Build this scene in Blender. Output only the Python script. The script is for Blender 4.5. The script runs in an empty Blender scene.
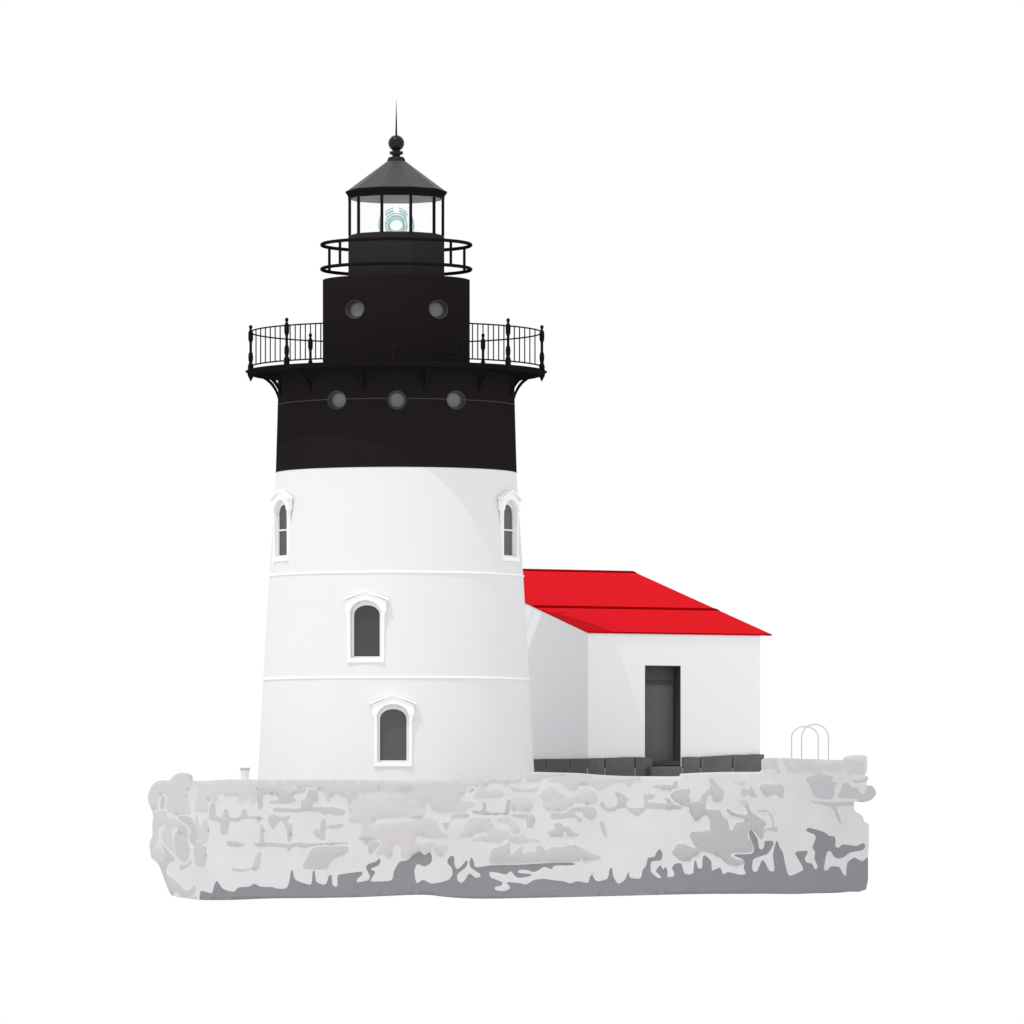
import bpy, bmesh, math, random
from math import sin, cos, radians, pi, sqrt, asin
from mathutils import Vector, Matrix, noise
from mathutils.geometry import delaunay_2d_cdt
random.seed(4)
S = 0.025            # metres per unit (one unit = one photo pixel at the tower axis)
D = 6500.0           # camera distance in units
CX = 396.3           # tower axis
HZ = 800.0           # horizon row
sc = bpy.context.scene
col = sc.collection

# ---------------------------------------------------------------- helpers
def W(px, py, z=0.0):
    """measured photo position at depth z (units) -> world metres"""
    k = (D + z) / D
    return Vector((((px - 512) * k + 512 - CX) * S, z * S, (100 + (HZ - py) * k) * S))
def HT(py):            # height in metres of a row measured on the tower axis
    return (100 + HZ - py) * S

def lin(c):
    return tuple(((v/255)/12.92 if v/255 <= .04045 else ((v/255+.055)/1.055)**2.4) for v in c)

def mat(name, rgb, rough=.6, metal=0, var=.03, scale=2.0, bump=0.0, bscale=20, spec=.3, coat=0):
    m = bpy.data.materials.new(name); m.use_nodes = True
    nt = m.node_tree; b = nt.nodes['Principled BSDF']
    tc = nt.nodes.new('ShaderNodeTexCoord')
    n = nt.nodes.new('ShaderNodeTexNoise'); n.inputs['Scale'].default_value = scale
    n.inputs['Detail'].default_value = 6; n.inputs['Roughness'].default_value = .6
    nt.links.new(tc.outputs['Object'], n.inputs['Vector'])
    r = nt.nodes.new('ShaderNodeValToRGB')
    r.color_ramp.elements[0].position = .3; r.color_ramp.elements[1].position = .7
    r.color_ramp.elements[0].color = tuple(max(0, c*(1-var)) for c in rgb) + (1,)
    r.color_ramp.elements[1].color = tuple(min(1, c*(1+var)) for c in rgb) + (1,)
    nt.links.new(n.outputs['Fac'], r.inputs['Fac'])
    nt.links.new(r.outputs['Color'], b.inputs['Base Color'])
    b.inputs['Roughness'].default_value = rough
    b.inputs['Metallic'].default_value = metal
    b.inputs['Specular IOR Level'].default_value = spec
    b.inputs['Coat Weight'].default_value = coat
    if bump:
        n2 = nt.nodes.new('ShaderNodeTexNoise'); n2.inputs['Scale'].default_value = bscale
        n2.inputs['Detail'].default_value = 5
        nt.links.new(tc.outputs['Object'], n2.inputs['Vector'])
        bp = nt.nodes.new('ShaderNodeBump'); bp.inputs['Strength'].default_value = bump
        bp.inputs['Distance'].default_value = .03
        nt.links.new(n2.outputs['Fac'], bp.inputs['Height'])
        nt.links.new(bp.outputs['Normal'], b.inputs['Normal'])
    return m

def glassmat(name, tint=(1, 1, 1), gloss=.015):
    m = bpy.data.materials.new(name); m.use_nodes = True
    nt = m.node_tree; nt.nodes.clear()
    o = nt.nodes.new('ShaderNodeOutputMaterial'); mx = nt.nodes.new('ShaderNodeMixShader')
    t = nt.nodes.new('ShaderNodeBsdfTransparent'); g = nt.nodes.new('ShaderNodeBsdfGlossy')
    t.inputs['Color'].default_value = (*tint, 1); g.inputs['Roughness'].default_value = .02
    mx.inputs['Fac'].default_value = gloss
    nt.links.new(t.outputs[0], mx.inputs[1]); nt.links.new(g.outputs[0], mx.inputs[2])
    nt.links.new(mx.outputs[0], o.inputs['Surface'])
    return m

def lensmat():
    m = mat('pale_cyan_lens', (.80, .96, .97), .3, var=.04, scale=6, spec=.1)
    nt = m.node_tree; b = nt.nodes['Principled BSDF']; o = nt.nodes['Material Output']
    t = nt.nodes.new('ShaderNodeBsdfTransparent'); t.inputs['Color'].default_value = (.84, .98, .98, 1)
    mx = nt.nodes.new('ShaderNodeMixShader'); mx.inputs['Fac'].default_value = .32
    nt.links.new(t.outputs[0], mx.inputs[1]); nt.links.new(b.outputs[0], mx.inputs[2]); nt.links.new(mx.outputs[0], o.inputs['Surface'])
    return m
M = dict(
    white = mat('white_paint', (.775, .776, .782), .7, var=.006, scale=.6, bump=.04, bscale=9),
    trim = mat('bright_white_trim', (.93, .93, .93), .6, var=.004),
    black = mat('black_paint', (.0165, .0135, .0145), .9, var=.05, scale=1, spec=0),
    drum = mat('dark_grey_paint', (.031, .028, .029), .9, var=.05, spec=0),
    iron = mat('black_iron', (.0125, .0102, .011), .9, var=.05, spec=0),
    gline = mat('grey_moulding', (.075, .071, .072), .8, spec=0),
    ring = mat('porthole_lining', (.085, .083, .085), .8, spec=0),
    pglass = mat('grey_porthole_glass', (.19, .205, .20), .6, var=.02, spec=.05),
    roofmetal = mat('lantern_roof_metal', (.052, .053, .055), .5, var=.04, spec=.25),
    ceil = mat('grey_ceiling', (.36, .36, .38), .7),
    pane = mat('dark_window_glass', (.070, .070, .071), .35, var=.02, spec=.15),
    pane2 = mat('dark_grey_window_glass', (.098, .099, .101), .35, var=.02, spec=.15),
    frame = mat('window_frame_paint', (.80, .80, .80), .6),
    glass = glassmat('clear_glass'),
    lens = lensmat(),
    hwhite = mat('outbuilding_paint', (.845, .855, .87), .7, var=.006, scale=.6, bump=.03, bscale=9),
    red = mat('red_roof_paint', (.59, .0115, .0175), .9, var=.012, scale=1, spec=0),
    redd = mat('dark_red_seam', (.22, .001, .002), .9, spec=0),
    door = mat('grey_door_paint', (.125, .128, .132), .5, var=.02, spec=.15),
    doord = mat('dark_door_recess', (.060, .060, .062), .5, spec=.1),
    fstone = mat('dark_foundation_stone', (.128, .130, .135), .9, var=.06, scale=5, bump=.2, bscale=14, spec=0),
    fmort = mat('grey_foundation_mortar', (.26, .26, .265), .8, spec=0),
    mortar = mat('pale_rubble', (.622, .634, .642), .85, var=.035, scale=.8, bump=.12, bscale=12, spec=.1),
    grey = mat('grey_stone', (.49, .50, .515), .85, var=.03, scale=1.5, bump=.15, bscale=12, spec=.1),
    cool = mat('light_grey_stone', (.565, .575, .585), .85, var=.035, scale=1.5, bump=.15, bscale=12, spec=.1),
    deep = mat('mid_grey_stone', (.435, .445, .455), .85, var=.02, scale=1.5, bump=.15, bscale=12, spec=.1),
    pink = mat('pinkish_grey_stone', (.575, .562, .555), .85, var=.03, scale=1.0, bump=.15, bscale=12, spec=.1),
    mauve = mat('mauve_grey_stone', (.47, .45, .45), .85, var=.02, bump=.12, bscale=12, spec=.1),
    dark = mat('dark_wet_stone', (.242, .247, .262), .8, var=.03, scale=1.0, bump=.15, bscale=12, spec=.1),
    hoop = mat('pale_grey_steel', (.55, .55, .54), .4, var=.02),
    boll = mat('pale_grey_casting', (.55, .55, .57), .5, var=.02),
)

def link(name, bm, m, parent=None, smooth=False, loc=None):
    bmesh.ops.recalc_face_normals(bm, faces=bm.faces)
    me = bpy.data.meshes.new(name)
    if loc is not None:
        bmesh.ops.translate(bm, verts=bm.verts, vec=-Vector(loc))
    bm.to_mesh(me); bm.free()
    for mm in (m if isinstance(m, (list, tuple)) else [m]): me.materials.append(mm)
    if smooth:
        me.polygons.foreach_set('use_smooth', [True]*len(me.polygons))
        try: me.set_sharp_from_angle(angle=radians(35))
        except Exception: pass
    o = bpy.data.objects.new(name, me); col.objects.link(o)
    if loc is not None: o.location = loc
    if parent is not None:
        o.parent = parent
        # parts are modelled in world coordinates: cancel the parent's offset
        o.matrix_parent_inverse = parent_world(parent).inverted()
    return o
def parent_world(o):
    m = Matrix.Translation(o.location) if o.rotation_euler.z == 0 else Matrix.LocRotScale(o.location, o.rotation_euler, None)
    return (parent_world(o.parent) @ o.matrix_parent_inverse @ m) if o.parent else m
def thing(name, loc, label, cat, group=None):
    o = bpy.data.objects.new(name, None); col.objects.link(o); o.location = loc
    o['label'] = label; o['category'] = cat
    if group: o['group'] = group
    return o

def lathe(bm, prof, n=96, cx=0, cy=0, cap=True, off=0.0):
    """prof: (radius_m, z_m); off = rotation in radians; azimuth 0 faces the camera"""
    rings = []
    for r, z in prof:
        if r < 1e-6: rings.append([bm.verts.new((cx, cy, z))])
        else: rings.append([bm.verts.new((cx + r*sin(off+2*pi*i/n), cy - r*cos(off+2*pi*i/n), z)) for i in range(n)])
    for a, b in zip(rings, rings[1:]):
        for i in range(n):
            j = (i+1) % n
            if len(a) == 1 and len(b) == 1: continue
            if len(a) == 1: bm.faces.new((a[0], b[j], b[i]))
            elif len(b) == 1: bm.faces.new((a[i], a[j], b[0]))
            else: bm.faces.new((a[i], a[j], b[j], b[i]))
    if cap:
        if len(rings[0]) > 1: bm.faces.new(rings[0][::-1])
        if len(rings[-1]) > 1: bm.faces.new(rings[-1])
    return bm
def torus(bm, R, z, r, n=128, m=10, a0=0, a1=2*pi, squash=1.0):
    full = abs(a1-a0-2*pi) < 1e-6
    cnt = n if full else n+1
    rings = []
    for i in range(cnt):
        a = a0 + (a1-a0)*i/n
        rings.append([bm.verts.new(((R+r*cos(2*pi*k/m))*sin(a), -(R+r*cos(2*pi*k/m))*cos(a), z+squash*r*sin(2*pi*k/m))) for k in range(m)])
    for i in range(n):
        A = rings[i]; B = rings[(i+1) % cnt]
        for k in range(m):
            bm.faces.new((A[k], A[(k+1)%m], B[(k+1)%m], B[k]))
    if not full:
        bm.faces.new(rings[0]); bm.faces.new(rings[-1][::-1])
    return bm
def tube(bm, pts, r, m=8):
    pts = [Vector(p) for p in pts]; rings = []
    ref = None
    for i, p in enumerate(pts):
        t = (pts[min(i+1, len(pts)-1)] - pts[max(i-1, 0)]).normalized()
        if ref is None: ref = t.orthogonal().normalized()
        u = (ref - t*ref.dot(t)).normalized(); v = t.cross(u); ref = u
        rr = r[i] if isinstance(r, (list, tuple)) else r
        rings.append([bm.verts.new(p + (u*cos(2*pi*k/m) + v*sin(2*pi*k/m))*rr) for k in range(m)])
    for A, B in zip(rings, rings[1:]):
        for k in range(m): bm.faces.new((A[k], A[(k+1)%m], B[(k+1)%m], B[k]))
    bm.faces.new(rings[0][::-1]); bm.faces.new(rings[-1])
    return bm
def prism(bm, poly, f0, f1):
    """poly 2-D points; f0/f1 map (u,v)->Vector for the two caps"""
    A = [bm.verts.new(f0(u, v)) for u, v in poly]; B = [bm.verts.new(f1(u, v)) for u, v in poly]
    bm.faces.new(A); bm.faces.new(B[::-1])
    for i in range(len(poly)):
        j = (i+1) % len(poly); bm.faces.new((A[i], B[i], B[j], A[j]))
    return bm
def ringprism(bm, outer, inner, f0, f1):
    n = len(outer)
    oa = [bm.verts.new(f0(*p)) for p in outer]; ob = [bm.verts.new(f1(*p)) for p in outer]
    ia = [bm.verts.new(f0(*p)) for p in inner]; ib = [bm.verts.new(f1(*p)) for p in inner]
    for i in range(n):
        j = (i+1) % n
        bm.faces.new((oa[i], oa[j], ia[j], ia[i])); bm.faces.new((ob[i], ib[i], ib[j], ob[j]))
        bm.faces.new((oa[i], ob[i], ob[j], oa[j])); bm.faces.new((ia[i], ia[j], ib[j], ib[i]))
    return bm
def bevel(bm, w, seg=2):
    bmesh.ops.bevel(bm, geom=[e for e in bm.edges], offset=w, segments=seg, affect='EDGES', profile=.5)
def cut(obj, cutters):
    """carve real openings"""
    me = bpy.data.meshes.new('cutter'); bm = bmesh.new()
    for f in cutters: f(bm)
    bmesh.ops.recalc_face_normals(bm, faces=bm.faces); bm.to_mesh(me); bm.free()
    c = bpy.data.objects.new('cutter', me); col.objects.link(c)
    mo = obj.modifiers.new('b', 'BOOLEAN'); mo.operation = 'DIFFERENCE'; mo.solver = 'EXACT'; mo.object = c
    bpy.context.view_layer.update()
    dg = bpy.context.evaluated_depsgraph_get()
    new = bpy.data.meshes.new_from_object(obj.evaluated_get(dg))
    obj.modifiers.clear(); old = obj.data; obj.data = new; new.name = old.name
    bpy.data.meshes.remove(old); bpy.data.objects.remove(c)
    new.polygons.foreach_set('use_smooth', [True]*len(new.polygons))
    new.set_sharp_from_angle(angle=radians(25))

# ---------------------------------------------------------------- lighthouse
BASE = 117*S
LH = thing('lighthouse', (0, 0, BASE), 'white round lighthouse with black upper third, galleries and a glazed lantern on the stone pier', 'lighthouse')
def RT(py):    # tower radius in units by row
    pts = [(400, 118), (471, 120), (574, 126.8), (680, 133), (784, 138.5)]
    if py <= pts[0][0]: return 118.0
    for (y0, r0), (y1, r1) in zip(pts, pts[1:]):
        if py <= y1: return r0 + (r1-r0)*(py-y0)/(y1-y0)
    return pts[-1][1]
rows = [783, 740, 680, 630, 574, 520, 473]
wall = link('white_wall', lathe(bmesh.new(), [(RT(y)*S, HT(y)) for y in rows], 160), M['white'], LH, True)
upper = link('black_wall', lathe(bmesh.new(), [((RT(y)+.35)*S, HT(y)) for y in (473, 440, 410, 400, 375)], 160), M['black'], LH, True)
neck = link('watch_room_wall', lathe(bmesh.new(), [(73.5*S, HT(y)) for y in (372, 340, 300, 280.4)], 120), M['black'], LH, True)

def frame_at(az, r, py):
    """local frame on the tower: u right, v up, w outward (units)"""
    a = radians(az)
    o = Vector((r*sin(a)*S, -r*cos(a)*S, HT(py)))
    U = Vector((cos(a), sin(a), 0))*S; V = Vector((0, 0, 1))*S; N = Vector((sin(a), -cos(a), 0))*S
    return lambda u, v, w: o + U*u + V*v + N*w
def arch(hw, top, spring, bottom, n=16, drop=0):
    """arched outline, v measured from the centre; elliptic head"""
    p = [(-hw, bottom), (hw, bottom)]
    for i in range(n+1):
        t = pi*i/n
        p.append((hw*cos(t), spring + (top-spring)*(sin(t)**.85 if sin(t) > 0 else 0)))
    return p

# windows: centre row is the middle of the pane
WIN = [(-12.2, 630.8, 'pane', 'front'), (-.3, 734.8, 'pane2', 'front'), (-65, 530, 'pane', 'side'), (65.5, 530, 'pane2', 'side')]
cutters = []
def wframe(az, py):
    r = RT(py)*cos(0) ; k = 1/(1 - r*cos(radians(az))/D)
    hpy = HZ - (HZ-py)/k            # row on the axis plane that projects to py
    return frame_at(az, RT(hpy), hpy), hpy
for az, py, pm, kind in WIN:
    f, h = wframe(az, py)
    cutters.append(lambda bm, f=f, kind=kind: prism(bm, arch(15.6, 29.8, 16, -27), lambda u, v: f(u, v, -6 if kind == 'front' else -4), lambda u, v: f(u, v, 12)))
cut(wall, cutters)
for az, py, pm, kind in WIN:
    f, h = wframe(az, py)
    DEP = 5.9 if kind == 'front' else 3.9   # recessed sash frame
    fr = link('window', ringprism(bmesh.new(), arch(15.4, 29.6, 16, -26.8), arch(13.0, 25.2, 14.5, -25), lambda u, v: f(u, v, -DEP), lambda u, v: f(u, v, -DEP+2.1)), M['frame'], LH)
    if kind == 'side':
        prm = prism(bmesh.new(), [(-13, -.8), (13, -.8), (13, .8), (-13, .8)], lambda u, v: f(u, v, -DEP+.3), lambda u, v: f(u, v, -DEP+1.9))
        link('sash_rail', prm, M['frame'], fr)
    link('pane', prism(bmesh.new(), arch(13.2, 25.4, 14.5, -25.2), lambda u, v: f(u, v, -DEP+.1), lambda u, v: f(u, v, -DEP+.9)), M[pm], fr)
    # surround: jambs and arch
    w1 = 1.5
    link('surround', ringprism(bmesh.new(), arch(18.6, 33, 16, -26.5), arch(15.5, 29.7, 16, -26.6), lambda u, v: f(u, v, -3.2 if kind == 'front' else -1.6), lambda u, v: f(u, v, w1)), M['trim'], fr)
    # pediment hood with shoulders
    inner = arch(15.9, 30.2, 16, 19.2)
    hood = [(-20.5, 19), (-16.4, 19)]
    arc = [(-15.9*cos(t), 16+14.2*(sin(t)**.85)) for t in [radians(12+156*i/14) for i in range(15)]]
    hood += arc + [(16.4, 19), (20.5, 19), (20.5, 29.5), (0, 38.5), (-20.5, 29.5)]
    link('pediment', prism(bmesh.new(), hood, lambda u, v: f(u, v, -2.5), lambda u, v: f(u, v, w1+1.1)), M['trim'], fr)
    cor = [(-22.8, 29.6), (0, 38.2), (22.8, 29.6), (23.3, 31.4), (0, 40.3), (-23.3, 31.4)]
    link('cornice', prism(bmesh.new(), cor, lambda u, v: f(u, v, -2), lambda u, v: f(u, v, w1+2.6)), M['trim'], fr)
    for sgn in (-1, 1):
        cb = [(sgn*20, 19.2), (sgn*16.9, 19.2), (sgn*16.9, 10.5), (sgn*18.2, 13)]
        link('bracket', prism(bmesh.new(), cb, lambda u, v: f(u, v, -1.5), lambda u, v: f(u, v, w1+.7)), M['trim'], fr)
    link('sill', prism(bmesh.new(), [(-18.5, -31), (18.5, -31), (18.5, -26.7), (-18.5, -26.7)], lambda u, v: f(u, v, -6), lambda u, v: f(u, v, w1+1.4)), M['trim'], fr)

# string courses
for py in (576.2, 679.6):
    bm = bmesh.new(); r = RT(py)
    lathe(bm, [((r-1)*S, HT(py+1.1)), ((r+.9)*S, HT(py+.95)), ((r+1.05)*S, HT(py)), ((r+.8)*S, HT(py-.9)), ((r-1)*S, HT(py-1.2))], 160, cap=False)
    link('string_course', bm, M['trim'], LH, True)

# portholes
def circ(r, n=32, ey=1.0): return [(r*cos(2*pi*i/n), ey*r*sin(2*pi*i/n)) for i in range(n)]
AZ = []
def portholes(wallobj, specs, R):
    cs = []; fs = []
    for px, py in specs:
        a = asin((px-CX)/R)
        for _ in range(4): k = 1 - R*cos(a)/D; a = asin(((px-512)*k + 512-CX)/R)
        g = frame_at(math.degrees(a), R, HZ-(HZ-py)*k); ca = cos(a)
        f = lambda u, v, w, g=g, ca=ca: g(u/ca, v, w)
        fs.append(f); AZ.append(math.degrees(a))
        cs.append(lambda bm, f=f: prism(bm, circ(9.3), lambda u, v: f(u, v, -6.0), lambda u, v: f(u, v, 6)))
    cut(wallobj, cs)
    for f in fs:
        fr = link('porthole', ringprism(bmesh.new(), circ(9.2), circ(6.9), lambda u, v: f(u, v, -5.9), lambda u, v: f(u, v, -3.6)), M['ring'], LH)
        link('lining', ringprism(bmesh.new(), circ(9.25), circ(8.7), lambda u, v: f(u, v, -3.5), lambda u, v: f(u, v, .35)), M['ring'], fr)
        link('porthole_glass', prism(bmesh.new(), circ(7.1), lambda u, v: f(u, v, -5.8), lambda u, v: f(u, v, -4.6)), M['pglass'], fr, False)
portholes(upper, [(337, 400), (397, 400), (456, 400)], 118.3)
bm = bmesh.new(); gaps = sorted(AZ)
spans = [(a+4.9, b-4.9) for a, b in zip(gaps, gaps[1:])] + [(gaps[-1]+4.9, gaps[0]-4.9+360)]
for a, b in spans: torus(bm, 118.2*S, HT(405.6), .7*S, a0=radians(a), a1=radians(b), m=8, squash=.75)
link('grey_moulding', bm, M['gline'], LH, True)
portholes(neck, [(355, 309.5), (438.5, 309.5)], 73.5)

# main gallery
bm = bmesh.new()
lathe(bm, [(100*S, HT(375.6)), (140*S, HT(375.6)), (145*S, HT(375.6)), (147*S, HT(374)), (151*S, HT(372.0)), (149.5*S, HT(371.2)), (146*S, HT(371.6)), (70*S, HT(371.6))], 160)
link('gallery_deck', bm, M['iron'], LH, True)
for baz in (-90, -75, -45, -15, 15, 45, 75, 90, 120, 150, 180, 210):
    a = radians(baz)
    U = Vector((sin(a), -cos(a), 0)); T = Vector((cos(a), sin(a), 0))
    bm = bmesh.new()
    def q(r, py, t): return U*(r*S) + T*(t*S) + Vector((0, 0, HT(py)))
    # quarter-curve bracket: outer arc and inner arc
    outer = []
    for j in range(17):
        t = j/16*pi/2
        outer.append((117.2 + 27*(1-cos(t)), 406 - 31*sin(t)))
    arcv = [(117.2+ (144-117.2)*(1-cos(t)), 409-33*sin(t)) for t in [pi/2*j/16 for j in range(17)]]
    arci = [(117.2+ (142-117.2)*(1-cos(t))*1.0, 400-25.5*sin(t)) for t in [pi/2*j/16 for j in range(17)]]
    poly = arcv + arci[::-1]
    prism(bm, poly, lambda r, y: q(r, y, -1.6), lambda r, y: q(r, y, 1.6))
    link('gallery_bracket', bm, M['iron'], LH)
for s in (-1, 1):
    bm = bmesh.new(); x = s*145.5*S
    lathe(bm, [(3.6*S, HT(373)), (3.0*S, HT(376)), (0, HT(382))], 16, cx=x)
    link('gallery_drop', bm, M['iron'], LH, True)

GR = 145.6
rail = link('gallery_railing', torus(bmesh.new(), GR*S, HT(332.6), .75*S), M['iron'], LH, True)
bm = torus(bmesh.new(), GR*S, HT(367.3), .75*S, a0=radians(-91), a1=radians(91))
link('bottom_rail', bm, M['iron'], rail, True)
prof = [(2.6, 371.2), (2.6, 366), (2.0, 364), (1.5, 362.5), (2.0, 361), (2.3, 357), (1.9, 353.5), (1.25, 352), (1.25, 343), (1.6, 341.5), (2.2, 340), (2.3, 333), (1.7, 331), (1.1, 330), (1.0, 329), (1.6, 328), (1.6, 326.3), (1.0, 325.3), (0, 325)]
for az in (0, 50.2, -46.8, 90, -90, 143.7, -142.1, 180):
    a = radians(az); bm = bmesh.new()
    lathe(bm, [(r*1.12*S, HT(y)) for r, y in prof], 14, cx=GR*S*sin(a), cy=-GR*S*cos(a))
    link('railing_post', bm, M['iron'], rail, True)
posts_x = (-GR, -GR*sin(radians(46.8)), 0, GR*sin(radians(50.2)), GR)
for i in range(-28, 29):
    x = i*5.13
    if i == 0 or any(abs(x-p) < 2.4 for p in posts_x) or abs(x) > 142: continue
    a = asin(x/GR)
    p = Vector((GR*sin(a)*S, -GR*cos(a)*S, 0))
    link('baluster', tube(bmesh.new(), [p+Vector((0, 0, HT(367.3))), p+Vector((0, 0, HT(332.3)))], .62*S, 6), M['iron'], rail, True)

# lantern: ten-sided drum, glazing, roof
o10 = radians(18+1.02)
drum = link('lantern_room', lathe(bmesh.new(), [(48*S, HT(280.4)), (48*S, HT(236.8)), (46.5*S, HT(235.3))], 10, off=o10), M['drum'], LH)
for i in range(10):
    a = o10 + 2*pi*i/10
    p = Vector((46.6*sin(a)*S, -46.6*cos(a)*S, 0))
    link('mullion', tube(bmesh.new(), [p+Vector((0, 0, HT(236))), p+Vector((0, 0, HT(198)))], 1.45*S, 8), M['iron'], drum, True)
    b = a + 2*pi/10
    q1 = Vector((46.3*sin(a)*S, -46.3*cos(a)*S, 0)); q2 = Vector((46.3*sin(b)*S, -46.3*cos(b)*S, 0))
    bm = bmesh.new(); nrm = ((q1+q2)/2).normalized()*.3*S
    vs = [q1.lerp(q2, .03), q1.lerp(q2, .97)]
    prism(bm, [(0, 235.6), (1, 235.6), (1, 198.8), (0, 198.8)], lambda u, v: vs[int(u)]+nrm+Vector((0, 0, HT(v))), lambda u, v: vs[int(u)]-nrm+Vector((0, 0, HT(v))))
    link('glass_pane', bm, M['glass'], drum)
roof = link('lantern_roof', lathe(bmesh.new(), [(50*S, HT(191.6)), (9.5*S, HT(161.5))], 10, off=o10), M['roofmetal'], LH)
link('fascia', lathe(bmesh.new(), [(48.3*S, HT(199.3)), (48.3*S, HT(196.5)), (50.9*S, HT(192.8)), (50.5*S, HT(191.2)), (44*S, HT(189.4))], 10, off=o10, cap=False), M['iron'], roof)
link('ceiling', lathe(bmesh.new(), [(47.5*S, HT(199.2)), (47.5*S, HT(198.2))], 10, off=o10), M['ceil'], roof)
link('roof_collar', lathe(bmesh.new(), [(9.2*S, HT(162.5)), (8.7*S, HT(159.5)), (7.6*S, HT(157.4)), (4.2*S, HT(156.5)), (3.7*S, HT(155.2)), (6.6*S, HT(154.2)), (6.8*S, HT(151.6)), (4.0*S, HT(151.2)), (3*S, HT(149))], 32), M['drum'], roof, True)
bp = []
for i in range(17):
    t = -pi/2 + pi*i/16
    bp.append((8.1*cos(t)*S, HT(143.2) + 8.1*sin(t)*S))
bp[0] = (0, bp[0][1]); bp[-1] = (0, bp[-1][1])
ball = link('ball_finial', lathe(bmesh.new(), bp, 32), mat('glossy_black', (.012, .010, .011), .2, spec=.18), roof, True)
link('lightning_rod', lathe(bmesh.new(), [(1.05*S, HT(136)), (.85*S, HT(126)), (.5*S, HT(113)), (.12*S, HT(100))], 10), M['iron'], roof, True)

# lens: four bull's-eye panels round the lamp
lens = link('lens', lathe(bmesh.new(), [(13*S, HT(236)), (13*S, HT(234.6))], 24), M['drum'], LH)
for kq in range(4):
    a = kq*pi/2
    U = Vector((cos(a), sin(a), 0))*S; N = Vector((sin(a), -cos(a), 0))*S
    cz = HT(225.2)
    def lp(u, v, w): return Vector((0, 0, cz)) + U*u + Vector((0, 0, v*S)) + N*w
    bm = bmesh.new()
    for rr, tt in ((7.7, 1.25), (10.6, .7)):
        pts = [lp(rr*cos(2*pi*i/40), rr*sin(2*pi*i/40), 15) for i in range(41)]
        tube(bm, pts, tt*S, 6)
    for i, (rr, a0, a1) in enumerate(((13.2, 40, 78), (13.2, 102, 140), (15.8, 45, 80), (15.8, 100, 135), (17.2, 140, 200), (17.2, -20, 40))):
        pts = [lp(rr*cos(radians(a0+(a1-a0)*j/8)), rr*sin(radians(a0+(a1-a0)*j/8)), 15) for j in range(9)]
        tube(bm, pts, .85*S, 6)
    link('bulls_eye', bm, M['lens'], lens, True)

# upper gallery ring
URR = 74.5
ur = link('upper_railing', torus(bmesh.new(), URR*S, HT(245), 1.75*S), M['iron'], LH, True)
link('bottom_rail', torus(bmesh.new(), URR*S, HT(269.4), 1.75*S), M['iron'], ur, True)
for az in (47.6, -47.6, 114.5, -114.5, 155, -155):
    a = radians(az); p = Vector((URR*sin(a)*S, -URR*cos(a)*S, 0))
    low = 280.4 if abs(az) > 150 else 269.4
    rr = 1.4
    if abs(az) > 150: p *= .97
    link('railing_post', tube(bmesh.new(), [p+Vector((0, 0, HT(low))), p+Vector((0, 0, HT(245)))], rr*S, 8), M['iron'], ur, True)

# ---------------------------------------------------------------- outbuilding
TH = radians(30)
A = Vector((cos(TH), sin(TH), 0)); B = Vector((-sin(TH), cos(TH), 0))
z0 = 130.0
def UP(px, z): k = (D+z)/D; return Vector(((px-512)*k + 512 - CX, z, 0))
def toPX(v): k = (D+v.y)/D; return (v.x - 512 + CX)/k + 512
def solve(fn, target, lo, hi):
    for _ in range(60):
        mid = (lo+hi)/2
        if (toPX(fn(mid)) < target) == (toPX(fn(lo)) < target): lo = mid
        else: hi = mid
    return (lo+hi)/2
C0 = UP(588, z0)
Lw = solve(lambda t: C0 + A*t, 760, 0, 400)
Le = solve(lambda t: C0 + A*t, 771, 0, 400)
Dr = solve(lambda t: C0 + A*Le + B*t, 633.5, 0, 600)
ye = (HZ-633.6)*(D+C0.y+A.y*Le*.5)/D        # eave height above camera
Rr = C0 + A*Le + B*Dr
yr = (HZ-572.5)*(D+Rr.y)/D
print('house', Lw, Le, Dr, ye, yr)
DB = Dr*1.42
yb = yr - (yr-ye)*1.0
def HP(a, b, h):    # along, back, height above camera level (units)
    v = C0 + A*a + B*b
    return Vector((v.x*S, v.y*S, (100+h)*S))
FB = 17.0          # base level above camera level
FT = 42.5          # top of foundation
HO = thing('outbuilding', HP(0, 0, FB), 'low white outbuilding with a red roof and grey door, right of the lighthouse', 'building')
prof = [(0, FT-12), (0, ye-.6), (Dr, yr-1.2), (DB, ye-.6), (DB, FT-12)]
# door opening in the front wall
DX0 = solve(lambda t: C0+A*t, 645, 0, 400); DX1 = solve(lambda t: C0+A*t, 680.5, 0, 400)
hd = (HZ-666)*1.03
body = link('wall', prism(bmesh.new(), prof, lambda b, h: HP(0, b, h), lambda b, h: HP(Lw, b, h)), M['hwhite'], HO)
def rect(a0, a1, h0, h1): return [(a0, h0), (a1, h0), (a1, h1), (a0, h1)]
RD = 15.0
DLOW = (HZ-765.5)*1.03
cut(body, [lambda bm: prism(bm, rect(DX0, DX1, DLOW-9, hd), lambda a, h: HP(a, -4, h), lambda a, h: HP(a, RD, h))])
body.data.polygons.foreach_set('use_smooth', [False]*len(body.data.polygons))
door = link('door', prism(bmesh.new(), rect(DX0+.3, DX1-.6, DLOW+3, (HZ-684)*1.03), lambda a, h: HP(a, RD-1.4, h), lambda a, h: HP(a, RD-.2, h)), M['door'], HO)
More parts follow.
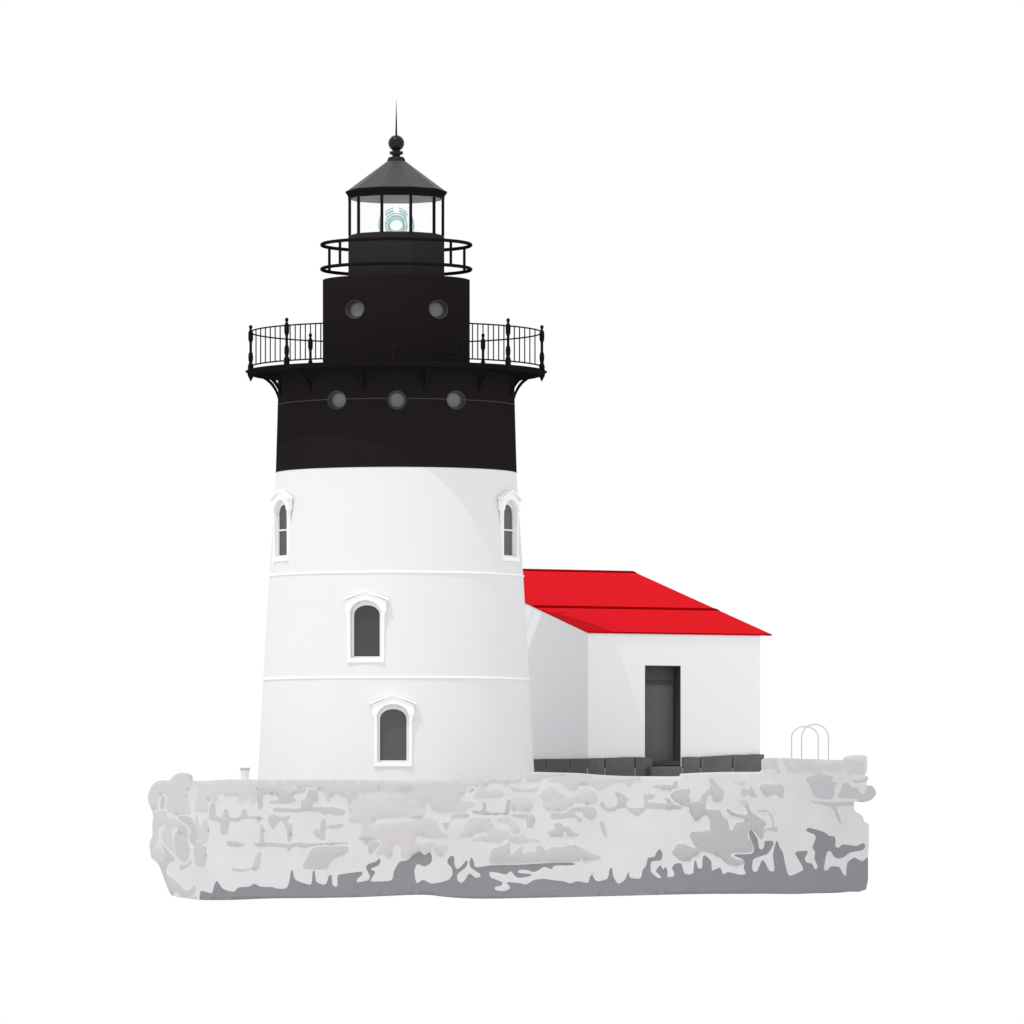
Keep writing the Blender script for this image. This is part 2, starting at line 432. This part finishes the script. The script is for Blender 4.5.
# recess lining: right reveal, left reveal, head, threshold, transom
def hb(name, r, b0, b1, m, par): return link(name, prism(bmesh.new(), r, lambda a, h: HP(a, b0, h), lambda a, h: HP(a, b1, h)), m, par)
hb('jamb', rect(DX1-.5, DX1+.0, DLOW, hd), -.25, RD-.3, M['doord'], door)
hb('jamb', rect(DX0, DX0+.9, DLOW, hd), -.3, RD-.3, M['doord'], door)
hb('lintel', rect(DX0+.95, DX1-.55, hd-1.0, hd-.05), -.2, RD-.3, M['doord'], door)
hb('transom', rect(DX0+.95, DX1-.55, (HZ-681)*1.03, hd-1.05), RD-2.6, RD-.2, mat('transom_paint', (.085, .087, .09), .5, spec=.1), door)
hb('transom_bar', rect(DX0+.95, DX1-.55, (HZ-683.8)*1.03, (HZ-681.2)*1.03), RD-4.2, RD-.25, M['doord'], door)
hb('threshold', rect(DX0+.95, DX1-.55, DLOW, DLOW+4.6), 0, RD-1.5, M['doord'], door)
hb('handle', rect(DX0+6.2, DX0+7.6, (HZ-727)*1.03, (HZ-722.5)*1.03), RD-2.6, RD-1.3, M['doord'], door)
# roof: two slabs
th = 1.6
def roofslab(b0, h0, b1, h1):
    bm = bmesh.new()
    P = [(0, b0, h0), (Le, b0, h0), (Le, b1, h1), (0, b1, h1)]
    lo = [bm.verts.new(HP(a-.8 if a == 0 else a, b, h-th*.4)) for a, b, h in P]; hi = [bm.verts.new(HP(a-.8 if a == 0 else a, b, h+th*.6)) for a, b, h in P]
    bm.faces.new(lo); bm.faces.new(hi)
    for i in range(4): j = (i+1) % 4; bm.faces.new((lo[i], lo[j], hi[j], hi[i]))
    return bm
sl = (yr-ye)/Dr
roofo = link('roof', roofslab(-1.2, ye-1.2*sl, Dr, yr), M['red'], HO)
link('back_slope', roofslab(Dr-.6, yr-.35, DB+2, ye-2*sl/.42), M['red'], roofo)
def strip(name, b0, b1, up, m):
    bm = bmesh.new(); vs = []
    for dz in (.5, th*.6+up):
        vs.append([bm.verts.new(HP(a, b, ye+sl*b+dz)) for a, b in ((-.9, b0), (Le+.1, b0), (Le+.1, b1), (-.9, b1))])
    bm.faces.new(vs[0]); bm.faces.new(vs[1])
    for i in range(4): j = (i+1) % 4; bm.faces.new((vs[0][i], vs[0][j], vs[1][j], vs[1][i]))
    return link(name, bm, m, roofo)
bs = Dr*.372
strip('roof_seam', bs-2, bs+7, .5, M['redd'])
strip('ridge_cap', Dr-7, Dr+1.2, .5, M['redd'])
strip('eave_trim', -1.6, -1.25, .1, M['redd'])
# foundation: mortar core + individual stones
core = bmesh.new()
prism(core, rect(-3.0, Lw+1.5, FB, (HZ-768)*1.03), lambda a, h: HP(a, -2.9, h), lambda a, h: HP(a, DB+2, h))
fo = link('foundation', core, M['fmort'], HO)
def stone(a0, a1, h0l, h0r, h1l, h1r, b0, b1, side=False, par=None, name='foundation_stone', n=6):
    bm = bmesh.new()
    P = []
    for i in range(n+1):
        t = i/n; P.append((a0+(a1-a0)*t, h1l+(h1r-h1l)*t + (0 if i in (0, n) else .55*noise.noise(Vector((a0*.13+t*3, 7.1, side*5))))))
    bot = [(a1-.1, h0r), (a0+.1, h0l)]
    poly = P + bot
    if side: prism(bm, poly, lambda a, h: HP(b0, a, h), lambda a, h: HP(b1, a, h))
    else: prism(bm, poly, lambda a, h: HP(a, b0, h), lambda a, h: HP(a, b1, h))
    bevel(bm, .55*S, 2)
    return link(name, bm, M['fstone'], par or fo, True)
def aof(px): return solve(lambda t: C0+A*t, px, -40, 400)
K3 = 1.03
xs = [586.2, 603.6, 633.6, 651.5]
tops = [758.8, 758.4, 757.2, 758.3]
for i in range(3):
    stone(aof(xs[i])+.75, aof(xs[i+1])-.75, FB, FB, (HZ-tops[i])*K3, (HZ-tops[i+1])*K3, -3.4, 4)
stone(aof(651.5)+.5, aof(681)-.1, FB, FB, (HZ-766.6)*K3, (HZ-766.6)*K3, -2.6, 6)
xs = [681.2, 699, 731.2, 763.2]; tops = [757.2, 757, 754.8, 754.0]
for i in range(3):
    stone(aof(xs[i])+.7, aof(xs[i+1])-.75, FB, FB, (HZ-tops[i])*K3+.2, (HZ-tops[i+1])*K3, -3.4, 4)
nb = [(-2.6, 30), (31, 78), (79, 128), (129, 190), (191, 255), (256, 320), (321, DB)]
for b0, b1 in nb:
    stone(b0+.3, b1-.3, FB, FB, (HZ-758.9)*K3, (HZ-759.0)*K3, -3.6, 4, side=True)
# door step
bm = bmesh.new()
p = prism(bm, rect(aof(645.5), aof(675.6), (HZ-777.5)*K3-4, (HZ-766.6)*K3), lambda a, h: HP(a, -12, h), lambda a, h: HP(a, -3.0, h))
bevel(bm, .9*S, 3)
link('door_step', bm, M['fstone'], HO, True)

# ---------------------------------------------------------------- stone pier
PS = 6.83
T0 = {1: (140, 760), 2: (230, 760), 3: (320, 760), 4: (410, 760), 5: (500, 760), 6: (590, 760), 7: (680, 760), 8: (780, 750)}
def pts(*segs):
    out = []
    for t, s in segs:
        x0, y0 = T0[t]; v = [float(q) for q in s.replace(',', ' ').split()]
        out += [(x0+v[i]/PS, y0+v[i+1]/PS) for i in range(0, len(v), 2)]
    return out
def smooth(p, sub=3):
    n = len(p); out = []
    for i in range(n):
        a, b, c, d = p[i-1], p[i], p[(i+1) % n], p[(i+2) % n]
        ln = math.hypot(c[0]-b[0], c[1]-b[1]); m = max(1, min(sub, int(ln/1.2)))
        for j in range(m):
            t = j/m; q = []
            for k in (0, 1):
                m1 = (c[k]-a[k])*.36; m2 = (d[k]-b[k])*.36
                # limit tangents so that unequal spacing does not overshoot
                lim = ln*1.2; m1 = max(-lim, min(lim, m1)); m2 = max(-lim, min(lim, m2))
                h = (2*t**3-3*t*t+1)*b[k] + (t**3-2*t*t+t)*m1 + (-2*t**3+3*t*t)*c[k] + (t**3-t*t)*m2
                q.append(h)
            out.append(tuple(q))
    return out
OUTLINE = [(148, 795), (151, 787), (156, 781.7), (162, 780.2), (169.3, 780.5), (173, 776.1), (178.8, 772.9), (185.4, 772.9), (189.8, 775.4), (191.2, 780.2), (206, 780.8), (228, 779.5), (330, 779.7), (410, 780.5), (468.5, 780.2), (490, 779), (510, 777.2), (522, 774.6), (533, 772), (554, 772.4), (576, 773), (600, 774.8), (620, 775.8), (638, 776.2), (680.3, 776.2), (681.5, 773.6), (721, 772), (760.6, 771.7), (763.4, 769), (764.2, 758.6), (783, 758), (810, 759), (843.5, 760), (846.2, 757), (851, 755.4), (863.5, 755), (867, 758), (867.2, 770), (865, 775.5), (868.4, 777), (866.8, 781.3), (867, 785.5), (872, 785.8), (875.8, 791), (875.6, 795), (871, 800), (863, 802.2), (856.5, 800.5), (854, 803), (855, 811), (862, 815.5), (864.5, 822), (868.6, 824.6), (869, 840), (868, 856), (866, 889.5), (838, 891.6), (798.6, 894), (740, 893.6), (680, 894.4), (600, 896.4), (500, 898.6), (468, 898.4), (446, 897), (429, 895), (410, 895), (364, 897), (320, 898), (274, 898.4), (230, 900), (206, 900.1), (191, 899), (172, 895.4), (166.3, 884.5), (161, 870), (158.3, 864), (151.7, 858), (150, 849), (149.5, 842), (152.4, 836), (152.4, 824.4), (153.2, 817), (151.7, 810), (148.6, 802.5)]
PO = []
def po(c, *segs): PO.append((c, smooth(pts(*segs))))
# top band
po('pink', (1, '360 60 650 60'), (5, '150 40 140 150 60 165'), (4, '660 170 600 160 540 162 520 185 540 200 610 200 640 225 620 255 560 262 480 265 440 250 445 225 480 180 420 178 385 190 385 225 345 250 340 275 430 290 435 320 385 335 385 362 200 362 150 340 130 295 105 300 110 370 100 388 0 395'),
   (3, '560 390 390 405 350 435 290 435 215 420 205 380 185 270 130 235 80 250 65 290 40 270 20 215'), (2, '560 205 550 185 525 185 500 190 400 205 210 190 190 230 185 290 130 300 140 270 130 255 100 285 50 285 55 245 0 250'),
   (1, '600 250 560 230 535 245 530 285 500 285 480 265 465 290 465 355 400 358 375 350 380 280 400 200 385 175'))
po('cool', (3, '203 300 260 235 330 225 420 205 470 230 600 205 640 215 600 245 683 300'), (4, '60 320 100 335 108 360 100 388 0 395'), (3, '560 390 390 405 350 435 290 435 215 420 205 380'))
po('pink', (1, '0 340 0 40 345 40 350 140 375 175 335 200 320 240 335 310 345 370 250 372 190 355 180 320 185 250 165 230 135 250 120 300 115 340 70 345'))
po('grey', (1, '150 250 170 255 165 330 135 330 140 290'))
po('pink2', (1, '40 395 140 350 178 352 180 390 230 395 290 430 330 470 335 520 320 540 310 490 270 460 215 465 220 530 235 640 200 610 150 540 150 490 175 460 160 440 125 470 125 540 100 590 130 600 165 640 165 680 120 690 90 670 40 690 20 600 40 500'))
po('mauve0', (1, '250 490 300 500 330 560 340 620 325 690 290 695 250 660 235 600 235 520'))
po('grey', (1, '260 460 300 450 320 480 315 535 290 500 255 485'))
po('grey', (1, '260 390 300 380 350 395 375 440 385 520 388 575 360 580 335 540 345 480 320 440 270 410'))
po('pink2', (1, '375 400 390 380 405 440 420 450 430 405 465 410 465 545 430 575 390 550 380 470'))
po('mauve0', (1, '370 575 400 560 440 590 455 600 445 720 420 732 380 715 370 650'))
po('grey', (1, '150 575 240 675 240 690 205 700 185 730 185 780 260 840 310 890 345 885 370 860 385 870 370 915 330 940 280 930 245 895 215 935 160 900 100 720 160 680 170 640'))
po('grey', (1, '275 715 320 715 350 680 350 715 275 755'))
po('grey', (1, '485 295 515 300 520 380 565 385 575 335 605 345 610 385 640 395'), (2, '70 385 85 340 110 335 125 385 190 382 230 400 215 412 150 400 70 410 40 425 0 415'), (1, '600 500 575 512 550 495 545 425 470 405'))
po('grey', (2, '-20 555 50 560 105 580 80 592 0 590 -20 580'))
po('grey', (2, '190 215 215 190 400 205 515 190 500 225 430 240 450 285 380 300 280 298 270 280 320 275 325 245 290 235 235 240 225 260 225 310 205 345 190 320'))
po('grey', (2, '290 335 330 325 480 330 485 275 520 260 535 205 590 210 605 250 600 285 565 300 570 320'), (3, '100 322 170 345 165 375 120 380 60 368'), (2, '640 378 600 350 320 355'))
po('grey', (2, '260 400 285 370 340 385 385 385 410 375 405 400 390 430 425 440 415 550 395 560 385 470 355 415 325 435 305 470 290 470 270 440'))
po('grey', (2, '215 440 235 480 232 555 300 565 400 575 470 560 530 570'), (3, '190 562 190 575 30 578'), (2, '560 590 510 605 450 590 400 620 385 600 300 592 175 590 165 570 205 560 205 480'))
po('grey', (2, '15 740 80 745 150 735 165 680 200 625 215 640 195 750 140 750 80 765 15 752'))
po('grey', (2, '500 740 530 660 560 605 620 592'), (3, '190 590 185 635 140 655 80 685 40 745'))
po('grey', (2, '565 490 590 470 610 480 625 410 640 400 655 420 660 450'), (3, '80 445 155 437 155 455 90 475 45 462 35 490 35 545'), (2, '620 545 575 510'))
po('pink2', (3, '290 450 380 435 600 420'), (4, '110 395 150 400 190 430 210 480 270 520 265 530 190 540 110 535 80 515 40 530 35 550 80 565 190 568 265 600 215 655 185 660 165 620 150 585 140 630 100 640 65 615 0 670'), (3, '600 690 555 660 550 590 530 580 500 600 490 665 465 675 440 640 400 650 380 640 430 560 390 548 265 545 285 490'))
po('grey', (3, '285 565 330 552 400 560 412 580 380 610 345 650 330 630 325 590'))
po('grey', (4, '220 430 270 425 290 375 400 368 390 395 300 400 275 420 255 480 240 470'))
po('pink2', (4, '430 395 540 400 550 430 600 470 683 495'), (5, '50 500 100 520 160 505 190 535 265 545 260 565 200 560 130 575 80 560 60 540'), (4, '683 530 620 560 580 565 520 555 430 555 430 540 520 510 520 495 480 495 410 525 335 520 370 470 385 430'))
po('pink2', (4, '595 400 683 382'), (5, '60 385 110 430 140 480 125 505 85 500 70 450 30 430'), (4, '660 435 610 425'))
po('mauve', (4, '425 345 490 345 500 295 522 300 525 355 640 360'), (5, '35 350 50 275 72 270 60 368 0 372'), (4, '600 375 440 370'))
po('grey', (4, '400 205 430 190 435 210 410 225 398 220'))
po('pink', (5, '180 40 420 40 445 90 400 115 290 125 265 150 200 155 180 140'))
po('pink', (5, '60 180 120 190 200 195 265 185 250 215 160 220 100 215'))
po('pink', (5, '430 110 445 40'), (6, '345 30 345 130 300 150 270 190 240 155 180 155 120 185 60 215 40 200'), (5, '620 178 545 172 525 208 490 212 450 195 410 150 330 150 340 130'))
po('pink', (5, '265 250 300 210 340 185 370 190 400 225 440 245 510 245 550 205 600 190 650 225 668 260 650 295 590 305 520 290 480 320 450 345 370 350 300 335 290 270'))
po('pink', (5, '90 255 150 250 210 270 225 320 205 350 80 345 75 300'))
po('grey', (5, '80 370 230 370 230 455 185 460 175 405 95 395'))
po('grey', (5, '350 360 440 360 500 325 630 322 660 350 650 400 610 410 570 380 550 345 520 350 515 375 560 400 560 425 530 415 500 395 360 405'))
po('grey', (5, '325 500 375 460 370 440 400 425 430 440 425 455 470 455 500 490 540 510 520 522 460 522 450 490 430 490 435 520 350 522'))
po('grey', (4, '560 610 620 592'), (5, '0 590 30 585 65 560 70 640 80 645 150 590 155 645 200 625 245 630 250 590 285 585 310 620 350 595 430 595 490 578 540 590 600 625'), (6, '75 665 75 680 0 690'), (5, '560 680 520 695 400 695 200 705 0 712'), (4, '540 705 545 670'))
po('grey', (6, '75 320 70 290 90 290 110 320 150 325 180 310 190 280 180 240 165 220 200 220 240 245 262 265 245 310 260 325 365 325 368 290 365 240 395 230 440 240 430 265 395 275 400 290 440 288 520 300 525 285 505 265 515 255 545 270 570 300 625 320 620 338 500 338 390 333 350 370 325 385 290 370 250 330 215 328 160 350 110 352'))
po('grey', (6, '430 180 490 168 560 170 575 145 598 145 590 190 540 207 480 200'))
po('grey', (6, '70 420 90 420 110 480 110 515 95 515 70 460'))
po('grey', (6, '550 230 600 205 683 198'), (7, '65 205 65 270 80 285 130 280 150 240 200 195 210 170 195 140 205 120 235 140 270 180 300 215 285 280 230 285 215 240 190 245 175 330 215 340 270 345 295 390 325 410 335 460 345 482 360 475 385 430 445 420 430 400 350 375 318 350 325 330 365 360 450 375 460 345 430 310 405 280 450 272 470 300 480 345 530 385 590 430 570 470 570 520 555 545 530 520 500 475 470 480 460 520 490 570 500 610 480 630 360 635 345 650 380 675 440 685 430 715 370 725 320 710 270 665 160 625 100 660 60 690 0 690'),
   (6, '600 670 560 640 575 610 600 575 640 575'), (7, '40 580 110 605 105 590 80 550 65 510 85 490 140 490 205 475 200 410 180 375 150 390 110 420 85 390 60 340 70 325 30 315'), (6, '640 320 590 290 560 265'))
PO.append(('h', [(672, 806), (776, 806), (776, 870), (672, 870)]))
po('deep', (7, '60 310 90 292 130 295 165 308 130 325 80 325'))
po('grey', (7, '520 360 560 340 600 345 640 400 645 450 670 465 660 490 600 480 570 500 560 475 620 460 630 440 620 390 595 355 560 355'))
po('cool', (7, '360 150 400 140 460 155 410 175'))
po('grey', (7, '415 200 440 190 455 205 470 205 480 175 500 200 528 255 500 255 470 235 430 255 415 235'))
po('grey', (7, '550 170 690 170 712 200 705 258 683 262 650 235 600 250 565 235'))
po('cool', (7, '565 -60 665 -60 660 0 665 40 690 90 670 95 630 60 565 65'))
po('cool', (8, '22 30 435 30 425 130 400 150 320 145 290 150 280 165 245 165 225 150 180 145 120 160 80 155 40 115'))
po('grey', (8, '175 190 250 175 255 160 275 165 350 180 365 195 350 210 390 225 370 270 375 305 350 335 280 335 235 315 205 250'))
po('cool', (8, '445 80 500 73 575 85 575 160 545 170 510 160 470 175 442 150'))
po('grey', (8, '505 205 560 205 605 185 612 190 600 205 550 225 510 222'))
po('grey', (8, '390 320 420 260 430 225 470 230 490 255 530 260 550 295 575 300 595 245 630 235 680 270 680 310 620 355 570 367 520 335 400 330'))
po('grey', (8, '205 340 240 350 330 357 500 352 520 365 505 382 390 385 400 430 422 500 405 500 380 440 350 395 300 375 230 362'))
po('dark', (1, '412 900 430 895 490 910 505 860 525 825 550 860 575 885 640 900'), (2, '60 870 130 865 165 845 210 865 290 868 330 880 385 875 405 830 417 752 427 755 445 815 500 840 555 848 565 760 578 755 590 830'),
   (3, '20 852 45 840 60 790 80 790 85 850 110 868 120 850 120 790 150 780 280 762 290 780 250 820 260 835 330 820 340 790 315 740 330 710 380 695 405 673 412 690 400 720 345 745 378 765 345 825 400 830 490 820 505 760 545 695 600 685'),
   (4, '20 650 65 622 100 648 135 630 150 660 145 700 100 728 50 712 30 760 45 840 90 818 150 845 260 820 290 780 285 740 255 700 270 660 300 658 305 720 325 745 355 720 385 685 395 700 380 735 325 780 325 820 350 840 375 820 405 775 450 805 480 795 475 775 420 740 405 700 420 665 435 690 445 730 500 728 560 718'),
   (5, '80 716 200 712 350 702 480 700 515 712 480 720 370 722 355 745 330 738 300 730 260 755 230 765 210 760 170 750 130 752 125 768 160 775 215 780 200 795 130 805 100 790 75 760 40 782'),
   (4, '600 770 545 765 550 800 580 815 630 835 620 860 585 865 580 885 620 895'), (5, '50 890 70 870 45 835 130 840 180 850 230 820 300 812 360 820 440 830 480 843 530 828 600 838 615 795 630 785 650 820'),
   (6, '60 828 120 810 135 740 150 735 160 800 195 845 240 815 262 765 275 805 345 808 360 750 385 720 395 670 440 660 460 620 480 612 495 640 485 685 430 690 415 710 418 765 470 808 485 795 450 760 480 718 500 750 515 728 530 760 530 798 570 795 575 770 560 740 580 710 620 705 635 740 645 775'),
   (7, '60 782 90 770 98 690 108 685 125 740 150 735 155 665 170 650 200 675 215 700 220 755 275 735 295 780 330 765 400 782 450 778 435 740 440 685 370 655 375 645 490 640 505 600 480 540 470 490 490 475 505 500 530 540 540 600 560 612 575 590 580 555 630 552 640 570 620 610 600 640 560 655 500 680 495 750 510 765 530 755 565 680 610 755 640 760 645 730 635 650 660 550 683 600'),
   (8, '20 700 40 800 65 860 150 825 155 800 110 720 110 695 190 690 170 740 180 765 220 780 240 815 258 800 235 740 240 700 222 665 245 600 230 575 190 560 178 545 200 532 300 560 335 585 372 592 380 620 378 655 400 668 430 645 520 655 570 635 582 660 560 685 480 700 440 730 400 742 370 730 345 692 320 700 300 815 320 822 350 795 405 800 430 845 450 858 460 770 510 735 560 760 600 730 680 700 680 1060 0 1060'), (1, '440 1060'))
OUT = smooth(OUTLINE)
def inside(p, poly):
    x, y = p; c = False; n = len(poly); j = n-1
    for i in range(n):
        xi, yi = poly[i]; xj, yj = poly[j]
        if (yi > y) != (yj > y) and x < (xj-xi)*(y-yi)/(yj-yi)+xi: c = not c
        j = i
    return c
verts = []; edges = []
def addloop(p):
    b = len(verts); verts.extend(Vector(q) for q in p); n = len(p)
    edges.extend((b+i, b+(i+1) % n) for i in range(n))
addloop(OUT)
def clampin(p): return p
for c, p in PO:
    if c != 'h': addloop(p)
gy = 750
while gy < 904:
    gx = 144 + (2.5 if int(gy/5) % 2 else 0)
    while gx < 880:
        verts.append(Vector((gx+random.uniform(-.8, .8), gy+random.uniform(-.8, .8)))); gx += 5
    gy += 5
rv, re, rf, _, _, _ = delaunay_2d_cdt(verts, edges, [], 0, 1e-4)
boxes = [(c, p, min(q[0] for q in p), max(q[0] for q in p), min(q[1] for q in p), max(q[1] for q in p)) for c, p in PO]
order = ['mortar', 'grey', 'cool', 'deep', 'pink', 'mauve', 'dark', 'mauve0', 'pink2']
M['pink2'] = mat('warm_grey_stone', (.565, .548, .543), .85, var=.02, bump=.12, bscale=12, spec=.1)
M['mauve0'] = mat('rosy_grey_stone', (.53, .508, .508), .85, var=.02, bump=.12, bscale=12, spec=.1)
faces = []; cls = []
for f in rf:
    cxy = (sum(rv[i].x for i in f)/len(f), sum(rv[i].y for i in f)/len(f))
    if not inside(cxy, OUT): continue
    k = 'mortar'
    for c, p, a, b, e, g in boxes:
        if a <= cxy[0] <= b and e <= cxy[1] <= g:
            if c == 'h':
                if k == 'grey': k = 'deep'
            elif inside(cxy, p): k = c
    faces.append(f); cls.append(k)
def zf(px):
    t = (px-512)/366.0
    return -230 + 150*abs(t)**5
use = {}
vkinds = {}
for f, k in zip(faces, cls):
    for i in f: vkinds.setdefault(i, set()).add(k)
lift = {'mortar': 0, 'grey': -1.6, 'cool': -1.4, 'deep': -1.9, 'pink': -1.5, 'mauve': -1.2, 'mauve0': -1.5, 'pink2': -1.5, 'dark': .6}
PIER = thing('stone_pier', (0, 0, 0), 'long pale grey rubble stone pier with a dark stained foot, carrying the lighthouse and outbuilding', 'pier')
bm = bmesh.new(); THK = 46
fv = {}; bv = {}
for i, ks in vkinds.items():
    x, y = rv[i].x, rv[i].y
    dz = .45*lift[next(iter(ks))] if len(ks) == 1 else 0
    dz += .8*noise.noise(Vector((x*.035, y*.05, 0))) + .25*noise.noise(Vector((x*.16, y*.2, 3)))
    fv[i] = bm.verts.new(W(x, y, zf(x)+dz))
    # back skin stands the same height and width in the world
    p = fv[i].co.copy(); p.y = (zf(x)+THK)*S; bv[i] = p
ecount = {}
for f, k in zip(faces, cls):
    fc = bm.faces.new([fv[i] for i in f]); fc.material_index = order.index(k); fc.smooth = True
    n = len(f)
    for a in range(n):
        e = (f[a], f[(a+1) % n]); key = (min(e), max(e)); ecount.setdefault(key, []).append((e, k))
bverts = {}
for key, lst in ecount.items():
    if len(lst) == 1:
        (a, b), k = lst[0]
        for i in (a, b):
            if i not in bverts:
                bverts[i] = bm.verts.new(bv[i])
        fc = bm.faces.new((fv[b], fv[a], bverts[a], bverts[b])); fc.material_index = order.index('mortar' if k != 'dark' else 'dark')
link('stone_facing', bm, [M[k] for k in order], PIER)
# core behind the facing: rounded plan, flat top
def coreplan(n=72):
    x0, x1, y0, y1 = 158-CX+3, 860-CX, -205, 640; out = []
    for i in range(n):
        t = 2*pi*i/n; c, s_ = cos(t), sin(t)
        e = .34
        out.append(((x0+x1)/2 + (x1-x0)/2*math.copysign(abs(c)**e, c), (y0+y1)/2 + (y1-y0)/2*math.copysign(abs(s_)**e, s_)))
    return out
bm = bmesh.new()
cp = [(x-(6 if x < 0 else 0)+(4 if x > 0 else 0)*0, y) for x, y in coreplan()]
prism(bm, [(x*.965+6, y) for x, y in cp], lambda x, y: Vector((x*S, y*S, 27*S)), lambda x, y: Vector((x*S, y*S, 117*S)))
cm = mat('blotched_rubble', (.6, .6, .6), .85, scale=.55, bump=.15, bscale=12, spec=.1)
rp = cm.node_tree.nodes['Color Ramp']      # pale mortar with sharp-edged grey stones, like the front
rp.color_ramp.elements[0].color = (.49, .50, .515, 1); rp.color_ramp.elements[0].position = .46
rp.color_ramp.elements[1].color = (.622, .634, .642, 1); rp.color_ramp.elements[1].position = .47
link('pier_core', bm, cm, PIER)
bm = bmesh.new()
prism(bm, [(x*.964+6, y) for x, y in cp], lambda x, y: Vector((x*S, y*S, 9*S)), lambda x, y: Vector((x*S, y*S, 26.9*S)))
link('pier_foot', bm, M['dark'], PIER)

# ---------------------------------------------------------------- small things
bx = W(245, 780, -120)
BO = thing('mooring_bollard', (bx.x, bx.y, BASE), 'small pale flared bollard on the pier just left of the white tower', 'bollard')
hb_ = lambda py: (100+(HZ-py)*(D-120)/D)*S
link('post', lathe(bmesh.new(), [(3.6*S, BASE), (3.5*S, hb_(779)), (3.9*S, hb_(774)), (4.6*S, hb_(770.5))], 24, cx=bx.x, cy=bx.y), mat('white_casting', (.82, .82, .83), .5), BO, True)
link('cap', lathe(bmesh.new(), [(4.65*S, hb_(770.45)), (5.1*S, hb_(768.2)), (4.8*S, hb_(767.6))], 24, cx=bx.x, cy=bx.y), M['boll'], BO, True)
for name_l, x0, x1, top, dz in (('left and slightly lower of two overlapping thin steel hoops on the pier', 791.6, 818.2, 726.4, 12),
                                ('right and slightly taller of two overlapping thin steel hoops on the pier', 801.6, 828.4, 724.2, 30)):
    z = zf((x0+x1)/2)+dz
    P = [W(x0, 762, z)]
    cxm = (x0+x1)/2; r = (x1-x0)/2; ys = 737.5
    P += [W(x0, 750, z)]
    for i in range(17):
        t = pi - pi*i/16; P.append(W(cxm+r*cos(t), ys-(ys-top)*sin(t), z))
    P += [W(x1, 750, z), W(x1, 762, z)]
    bm = tube(bmesh.new(), P, .62*S, 8)
    o = link('hoop_handrail', bm, M['hoop'], None, True, loc=W(cxm, 760, z))
    o['label'] = name_l; o['category'] = 'handrail'; o['group'] = 'hoop handrails on the pier'

# ---------------------------------------------------------------- light, world, camera
w = bpy.data.worlds.new('World'); sc.world = w; w.use_nodes = True
bg = w.node_tree.nodes['Background']; bg.inputs['Color'].default_value = (1, 1, 1, 1); bg.inputs['Strength'].default_value = 1.0
sun = bpy.data.lights.new('sun', 'SUN'); sun.energy = 1.3; sun.angle = radians(.5); sun.color = (1, .985, .96)
so = bpy.data.objects.new('sun', sun); col.objects.link(so)
el, az = radians(65.5), radians(-42)      # azimuth measured from the camera side, negative = left
d = Vector((sin(az)*cos(el), -cos(az)*cos(el), sin(el)))     # towards the sun
so.rotation_euler = d.to_track_quat('Z', 'Y').to_euler(); so.location = d*60
cam = bpy.data.cameras.new('camera'); co = bpy.data.objects.new('camera', cam); col.objects.link(co)
co.location = ((512-CX)*S, -D*S, 100*S); co.rotation_euler = (pi/2, 0, 0)
cam.sensor_width = 36; cam.lens = 36*D/1024; cam.shift_y = (HZ-512)/1024; cam.clip_end = 2000; cam.clip_start = 1
sc.camera = co
sc.render.engine = 'CYCLES'
vs = sc.view_settings; vs.view_transform = 'Standard'; vs.look = 'None'; vs.exposure = 0; vs.gamma = 1; vs.use_curve_mapping = False
